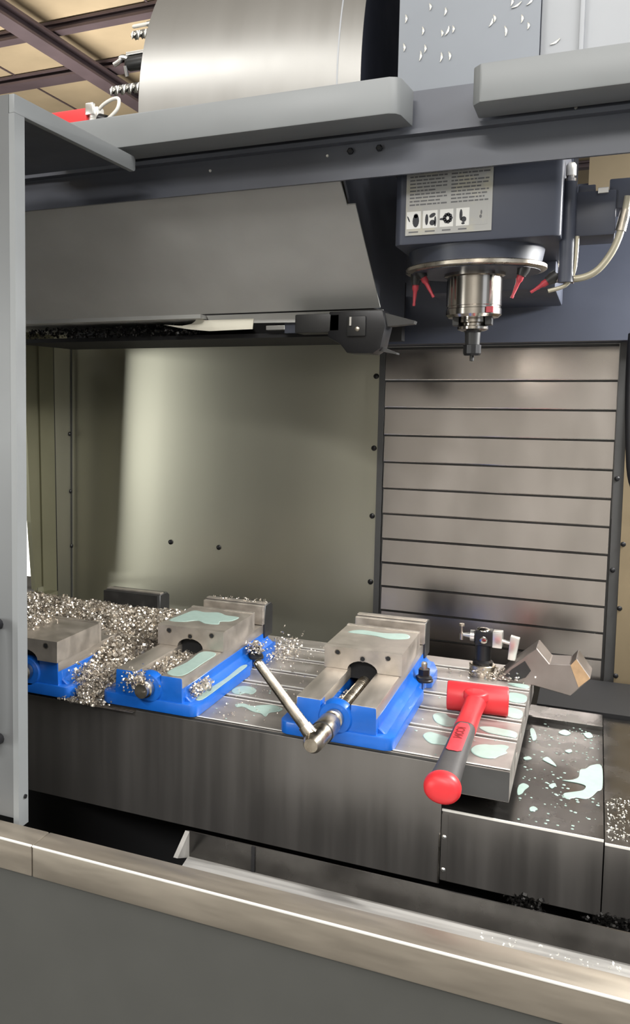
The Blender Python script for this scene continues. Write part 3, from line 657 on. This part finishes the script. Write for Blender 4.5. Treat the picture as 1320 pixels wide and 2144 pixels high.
obj('rod', lathe(newbm(), (-.915,1.93,2.364), (-1,0,.0), [(0,.0045),(.094,.0045),(.098,.003)], 14), 'white_cable', t, 40)
obj('rod_collar', lathe(newbm(), (-.955,1.93,2.364), (-1,0,.0), [(0,.006),(.02,.006)], 14), 'silver', t, 40)

# red switch box with connector and cable on the beam end
rb = thing('limit_switch', 'red switch box with white cable loop at the beam end', 'switch box', (-.95, 1.59, 2.03))
obj('box_body', bx(-1.03, -.928, 1.575, 1.63, 2.0405, 2.072, bev=.003), 'red_box', rb, 40)
obj('connector', bx(-.928, -.905, 1.582, 1.606, 2.046, 2.074, bev=.003), 'silver', rb, 40)
obj('connector_plug', cyl(newbm(), (-.907,1.59,2.052), (-.890,1.588,2.046), .010), 'black_oxide', rb, 40)
obj('connector_clip', bx(-.930, -.912, 1.574, 1.583, 2.058, 2.080, bev=.002), 'silver', rb, 40)
obj('cable', tube(newbm(), [(-.891,1.588,2.047),(-.875,1.575,2.047),(-.857,1.572,2.060),(-.856,1.575,2.078),(-.872,1.58,2.082),(-.895,1.585,2.076),(-.912,1.59,2.066)], .0035), 'white_cable', rb, 60)

# black cable at the right
tag(obj('black_hose', tube(newbm(), [(.064,2.33,1.66),(.062,2.30,1.58),(.066,2.28,1.45),(.078,2.28,1.33),(.11,2.29,1.30),(.16,2.31,1.36),(.19,2.33,1.5),(.2,2.36,1.66)], .012), 'black_rubber', None, 60, (.07,2.3,1.4)), 'black hose hanging beside the right edge of the slat cover', 'hose')

# ================================================================== CHIPS
def chip(bm, c, size, rng, flat=0.0):
    r = size*rng.uniform(.25,.5); wd = size*rng.uniform(.25,.45); arc = rng.uniform(1.6,4.2); n = 4; pit = size*rng.uniform(-.3,.3)
    q = Matrix.Rotation(rng.uniform(0,6.283),3,'Z') @ Matrix.Rotation(rng.uniform(0,6.283)*(1-flat),3,'X') @ Matrix.Rotation(rng.uniform(0,6.283),3,'Z')
    prev = None
    for i in range(n+1):
        a = arc*i/n; p = Vector((r*math.cos(a), r*math.sin(a), pit*i/n))
        v0 = bm.verts.new(c + q @ (p + Vector((0,0,-wd/2)))); v1 = bm.verts.new(c + q @ (p*1.05 + Vector((0,0,wd/2))))
        if prev: bm.faces.new((prev[0], v0, v1, prev[1]))
        prev = (v0, v1)
def sm(a, b, x):
    t = max(0, min(1, (x-a)/(b-a))); return t*t*(3-2*t)
from mathutils import noise
def heap_h(x, y):
    h = .030 + .056*sm(1.56, 1.92, y)
    h *= sm(-.845 - .02*sm(1.7,1.5,y), -.905, x) if y < 1.80 else sm(-.80, -.90, x)
    if y < 1.80: h *= sm(-1.0,-.965, x) if y < 1.70 else sm(-1.0 - .3*sm(1.66,1.80,y), -.965, x)*1.0
    h *= sm(1.535, 1.60, y)*sm(2.18, 1.96, y)
    h += (noise.noise(Vector((x*28, y*28, 3))) * .012) * min(1, h/.03)
    return max(h, 0)
rng = random.Random(11)
hp_ = thing('chip_heap', 'heap of curled silver metal chips around the two left vises', 'chips', (-1.0, 1.85, .9)); hp_['kind'] = 'stuff'
bm = newbm(); nx, ny = 70, 78; G = []
for i in range(nx+1):
    G.append([])
    for j in range(ny+1):
        x = -1.42 + (-.80+1.42)*i/nx; y = 1.535 + (2.24-1.535)*j/ny
        G[-1].append(bm.verts.new((x, y, .8995 + heap_h(x,y) - .006)))
for i in range(nx):
    for j in range(ny): bm.faces.new((G[i][j], G[i+1][j], G[i+1][j+1], G[i][j+1]))
o = obj('packed_chips', bm, 'chip_bed', hp_, 80); o['kind'] = 'stuff'
bm = newbm(); cnt = 0
while cnt < 13000:
    x = rng.uniform(-1.38,-.80); y = rng.uniform(1.53,2.23); h = heap_h(x,y)
    if h < .012: continue
    chip(bm, Vector((x, y, .9 + h + rng.uniform(-.006,.006))), rng.uniform(.007,.017), rng); cnt += 1
# spill over the table edge between the two left vises
for k in range(700):
    x = rng.gauss(-.912,.022); y = rng.uniform(1.525,1.60); z = .9 + abs(rng.gauss(0,.018))*sm(1.52,1.57,y) + .02*sm(1.53,1.6,y)
    chip(bm, Vector((x, y, z)), rng.uniform(.006,.012), rng)
o = obj('loose_chips', bm, 'chip_steel', hp_); o['kind'] = 'stuff'
def chip_patch(label, fn, n, size, m='chip_steel'):
    bm = newbm()
    for k in range(n):
        chip(bm, Vector(fn()), rng.uniform(*size), rng)
    o = obj('metal_chips', bm, m, None, None, Vector(fn())); tag(o, label, 'chips', None, 'stuff'); return o
chip_patch('chips filling the screw channel of the middle vise', lambda: (-.7725+rng.uniform(-.026,.026), rng.uniform(1.575,1.75), .955+rng.uniform(-.006,.012)), 620, (.006,.012))
chip_patch('chips clinging around the screw end of the middle vise', lambda: (-.790+rng.gauss(0,.014), 1.535+rng.uniform(-.018,.03), .958+rng.gauss(0,.010)), 240, (.006,.011))
chip_patch('chips packed at the front right side of the middle vise', lambda: (-.690+rng.uniform(-.008,.012), rng.uniform(1.575,1.66), .928+rng.uniform(0,.020)), 220, (.006,.011))
chip_patch('chips heaped on the stud beside the middle vise', lambda: (-.6785+rng.gauss(0,.010), 1.90+rng.gauss(0,.012), .950+rng.uniform(-.012,.012)), 150, (.005,.010), 'chip_steel')
chip_patch('chips gathered behind the rear corner of the middle vise', lambda: (-.655+rng.gauss(0,.02), 2.02+rng.gauss(0,.05), .905+abs(rng.gauss(0,.015))), 260, (.006,.011))
chip_patch('chips in the screw channel of the crank vise', lambda: (-.412+rng.uniform(-.014,.010), rng.uniform(1.60,1.72), .936+rng.uniform(-.004,.008)), 220, (.005,.010))
chip_patch('bright chips around the clamp stand base', lambda: (-.185+rng.gauss(0,.028), 2.070+rng.gauss(0,.018), .903+abs(rng.gauss(0,.008))), 220, (.005,.010))
chip_patch('fine chips sprinkled on the table between the vises', lambda: (rng.uniform(-.665,-.515), rng.uniform(1.58,2.15), .902), 150, (.003,.007))
chip_patch('chips lying on the left vise movable jaw', lambda: (-1.10+abs(rng.gauss(0,.03))-.02, rng.uniform(1.56,1.70), 1.020+abs(rng.gauss(0,.004))), 260, (.006,.011))
chip_patch('fine chips on top of the middle vise fixed jaw', lambda: (rng.uniform(-.84,-.70), 2.035+rng.uniform(-.02,.02), 1.0235+rng.uniform(0,.002)), 60, (.003,.006))
chip_patch('fine bright specks on the lower way cover at right', lambda: (rng.uniform(.042,.085), rng.uniform(1.57,1.75), .8075), 130, (.003,.006), 'chip_white')
chip_patch('bright specks lying in the chip trough', lambda: (lambda x, t: (x, 1.18+t*.20, .8125-t*.094))(rng.uniform(-.12,.06), rng.uniform(.05,.85)), 34, (.003,.007), 'chip_white')
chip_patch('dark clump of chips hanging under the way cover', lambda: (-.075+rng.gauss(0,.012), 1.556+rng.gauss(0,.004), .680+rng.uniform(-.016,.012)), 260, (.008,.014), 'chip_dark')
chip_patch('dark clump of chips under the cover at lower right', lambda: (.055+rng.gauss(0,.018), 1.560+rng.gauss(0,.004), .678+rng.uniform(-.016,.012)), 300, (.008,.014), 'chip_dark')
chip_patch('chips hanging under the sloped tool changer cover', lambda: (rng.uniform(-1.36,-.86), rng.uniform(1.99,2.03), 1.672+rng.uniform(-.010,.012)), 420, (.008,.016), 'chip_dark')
# separate bright chips stuck on the pale head cover
spots = [(-.318,2.24),(-.29,2.227),(-.362,2.226),(-.33,2.199),(-.285,2.192),(-.275,2.193),(-.295,2.189),(-.333,2.154),(-.295,2.146),(-.28,2.146),(-.364,2.174),(-.325,2.166),(-.203,2.2),(-.208,2.194),(-.156,2.192),(-.145,2.178),(-.183,2.175),(-.143,2.22),(-.174,2.224),(-.165,2.218),(-.099,2.148)]
for i, (x, z) in enumerate(spots):
    a = rng.choice([0,.1,-.1,.4,.7,1.1]); L_ = rng.uniform(.012,.019); bm = newbm()
    y_ = 1.799 if x < -.124 else 1.811
    c, s_ = math.sin(a), math.cos(a); pr_ = None
    for k in range(5):
        t_ = k/4-.5; wv = .0017*(1-abs(t_)*1.4)+.0004; bow = .002*math.cos(t_*3)
        P0 = Vector((x + c*L_*t_ + s_*(bow+wv), y_-.001-.002*abs(t_), z + s_*L_*t_ - c*(bow+wv))); P1 = Vector((x + c*L_*t_ + s_*(bow-wv), y_, z + s_*L_*t_ - c*(bow-wv)))
        v0, v1 = bm.verts.new(P0), bm.verts.new(P1)
        if pr_: bm.faces.new((pr_[0], v0, v1, pr_[1]))
        pr_ = (v0, v1)
    tag(obj('metal_chip', bm, 'chip_white', None, None, (x,y_,z)), 'bright sliver of metal stuck on the pale head cover', 'chip', 'slivers on the head cover')

# ================================================================== COOLANT PUDDLES
def puddle(poly, z, label, cat='puddle', par=None):
    # smooth the outline and lay it as a thin lens
    n = len(poly); out = []
    for i in range(n):
        p0, p1, p2, p3 = (Vector(poly[(i+k-1)%n]) for k in range(4))
        for k in range(4):
            t = k/4; out.append(.5*((2*p1)+(-p0+p2)*t+(2*p0-5*p1+4*p2-p3)*t*t+(-p0+3*p1-3*p2+p3)*t**3))
    cx_ = sum((p.x for p in out))/len(out); cy_ = sum((p.y for p in out))/len(out)
    bm = newbm()
    A = [bm.verts.new((p.x,p.y,z)) for p in out]; B = [bm.verts.new((cx_+(p.x-cx_)*.96,cy_+(p.y-cy_)*.96,z+.0008)) for p in out]
    for i in range(len(out)): bm.faces.new((A[i],A[(i+1)%len(out)],B[(i+1)%len(out)],B[i]))
    bm.faces.new(B)
    o = obj('coolant_puddle', bm, 'coolant', None, None, (cx_,cy_,z)); tag(o, label, cat, 'coolant puddles'); return o
TP = {
'a': [(-0.669,1.732),(-0.666,1.758),(-0.652,1.772),(-0.632,1.768),(-0.621,1.752),(-0.622,1.728),(-0.638,1.727),(-0.644,1.715),(-0.658,1.716)],
'b': [(-0.631,1.655),(-0.617,1.665),(-0.597,1.659),(-0.582,1.673),(-0.561,1.684),(-0.538,1.674),(-0.539,1.655),(-0.553,1.639),(-0.553,1.615),(-0.568,1.628),(-0.586,1.631),(-0.61,1.647),(-0.622,1.641)],
'c': [(-0.265,1.765),(-0.259,1.787),(-0.244,1.788),(-0.233,1.77),(-0.216,1.764),(-0.218,1.732),(-0.233,1.719),(-0.253,1.731)],
'd': [(-0.264,1.65),(-0.257,1.674),(-0.242,1.671),(-0.222,1.66),(-0.214,1.646),(-0.216,1.623),(-0.232,1.62),(-0.247,1.62)],
'e': [(-0.177,1.741),(-0.16,1.753),(-0.139,1.752),(-0.112,1.744),(-0.11,1.716),(-0.125,1.715),(-0.143,1.717),(-0.162,1.722)],
'f': [(-0.177,1.62),(-0.172,1.643),(-0.158,1.657),(-0.145,1.659),(-0.129,1.669),(-0.118,1.665),(-0.121,1.644),(-0.118,1.633),(-0.128,1.614),(-0.136,1.598),(-0.153,1.592),(-0.169,1.601)],
'g': [(-0.143,1.98),(-0.111,1.976),(-0.111,1.926),(-0.142,1.927)],
'h': [(-0.139,1.881),(-0.111,1.872),(-0.111,1.825),(-0.137,1.83)],
'i': [(-0.153,2.043),(-0.13,2.055),(-0.110,2.047),(-0.111,2.027),(-0.13,2.027)]}
TL = dict(a='upper round coolant puddle left of the crank handle', b='long coolant puddle on the front land left of the crank handle',
 c='small coolant puddle between crank vise and hammer neck', d='coolant puddle on the front land between vise and hammer grip',
 e='streak of coolant right of the hammer neck', f='large coolant puddle right of the hammer grip on the front land',
 g='square coolant patch right of the hammer head at the table end', h='small coolant patch just below the hammer head end',
 i='thin coolant film at the table corner behind the hammer head')
for k, p in TP.items(): puddle(p, .9004, TL[k])
WP = {'big': [(-0.032,1.775),(-0.017,1.784),(-0.005,1.804),(-0.003,1.842),(0.007,1.854),(0.017,1.877),(0.034,1.881),(0.035,1.774),(0.027,1.752),(0.018,1.723),(0.008,1.708),(-0.008,1.706),(-0.021,1.693),(-0.028,1.711),(-0.016,1.724),(0.003,1.742),(0.008,1.765),(-0.004,1.774)],
's1': [(-0.103,1.701),(-0.100,1.721),(-0.094,1.729),(-0.085,1.72),(-0.091,1.698),(-0.094,1.681),(-0.101,1.673)], 's2': [(-0.048,2.033),(-0.037,2.057),(-0.024,2.042),(-0.033,2.023)],
's3': [(-0.0,2.051),(0.012,2.063),(0.018,2.039),(0.007,2.028)], 's4': [(-0.07,1.864),(-0.062,1.881),(-0.05,1.859),(-0.044,1.839),(-0.056,1.848)], 's5': [(-0.103,2.026),(-0.096,2.033),(-0.087,1.982),(-0.094,1.962)],
's6': [(-0.104,1.856),(-0.095,1.867),(-0.089,1.857),(-0.1,1.846)], 's7': [(-0.053,1.739),(-0.045,1.754),(-0.041,1.747),(-0.047,1.728)], 's8': [(-0.078,1.625),(-0.072,1.635),(-0.065,1.626),(-0.075,1.613)], 's9': [(-0.032,1.931),(-0.022,1.944),(-0.019,1.932),(-0.026,1.923)]}
WL = dict(big='large ragged coolant puddle on the way cover right of the table', s1='coolant splash on the way cover close to the table end face', s2='coolant splash at the far middle of the way cover',
 s3='farthest right coolant splash near the back of the way cover', s4='slanted coolant streak in the middle of the way cover', s5='long thin coolant streak on the cover beside the table corner',
 s6='small flat coolant splash left of the slanted streak', s7='tiny coolant drop just left of the large ragged puddle', s8='coolant splash nearest the front edge of the way cover', s9='tiny coolant drop behind the large ragged puddle')
for k, p in WP.items(): puddle(p, .8129, WL[k])
bm = newbm()
for k in range(150):
    x, y = rng.uniform(-.10,.034), rng.uniform(1.57,2.08); r = rng.uniform(.0008,.0032)
    lathe(bm, (x,y,.8128), (0,0,1), [(0,r),(.0006,r*.7)], 7)
tag(obj('coolant_droplets', bm, 'coolant', None, None, (-.03,1.8,.813)), 'fine coolant droplets spattered over the dark way cover', 'droplets', None, 'stuff')
bm = newbm()
for k in range(90):
    x, y = rng.choice([rng.uniform(-.66,-.52), rng.uniform(-.28,-.11)]), rng.uniform(1.57,2.1); r = rng.uniform(.0008,.003)
    if min(abs(y-s) for s in slots) < .012: continue
    lathe(bm, (x,y,.9004), (0,0,1), [(0,r),(.0006,r*.7)], 7)
tag(obj('coolant_droplets', bm, 'coolant', None, None, (-.4,1.8,.9)), 'fine coolant droplets spattered over the T-slot table', 'droplets', None, 'stuff')
puddle([(-.842,1.79),(-.838,1.85),(-.830,1.90),(-.80,1.895),(-.77,1.908),(-.745,1.89),(-.712,1.885),(-.715,1.845),(-.735,1.83),(-.73,1.805),(-.76,1.80),(-.785,1.815),(-.81,1.79)], 1.0172, 'coolant film on the middle vise movable jaw')
puddle([(-.742,1.57),(-.706,1.565),(-.703,1.66),(-.705,1.735),(-.738,1.735),(-.735,1.65)], .9732, 'coolant film on the right bed rail of the middle vise')
puddle([(-.690,1.60),(-.673,1.585),(-.671,1.70),(-.672,1.83),(-.684,1.83),(-.682,1.72)], .9243, 'coolant strip along the right flange of the middle vise')
puddle([(-.46,1.87),(-.44,1.90),(-.39,1.895),(-.345,1.91),(-.335,1.875),(-.37,1.855),(-.41,1.868)], 1.0172, 'thin coolant film on the crank vise movable jaw')
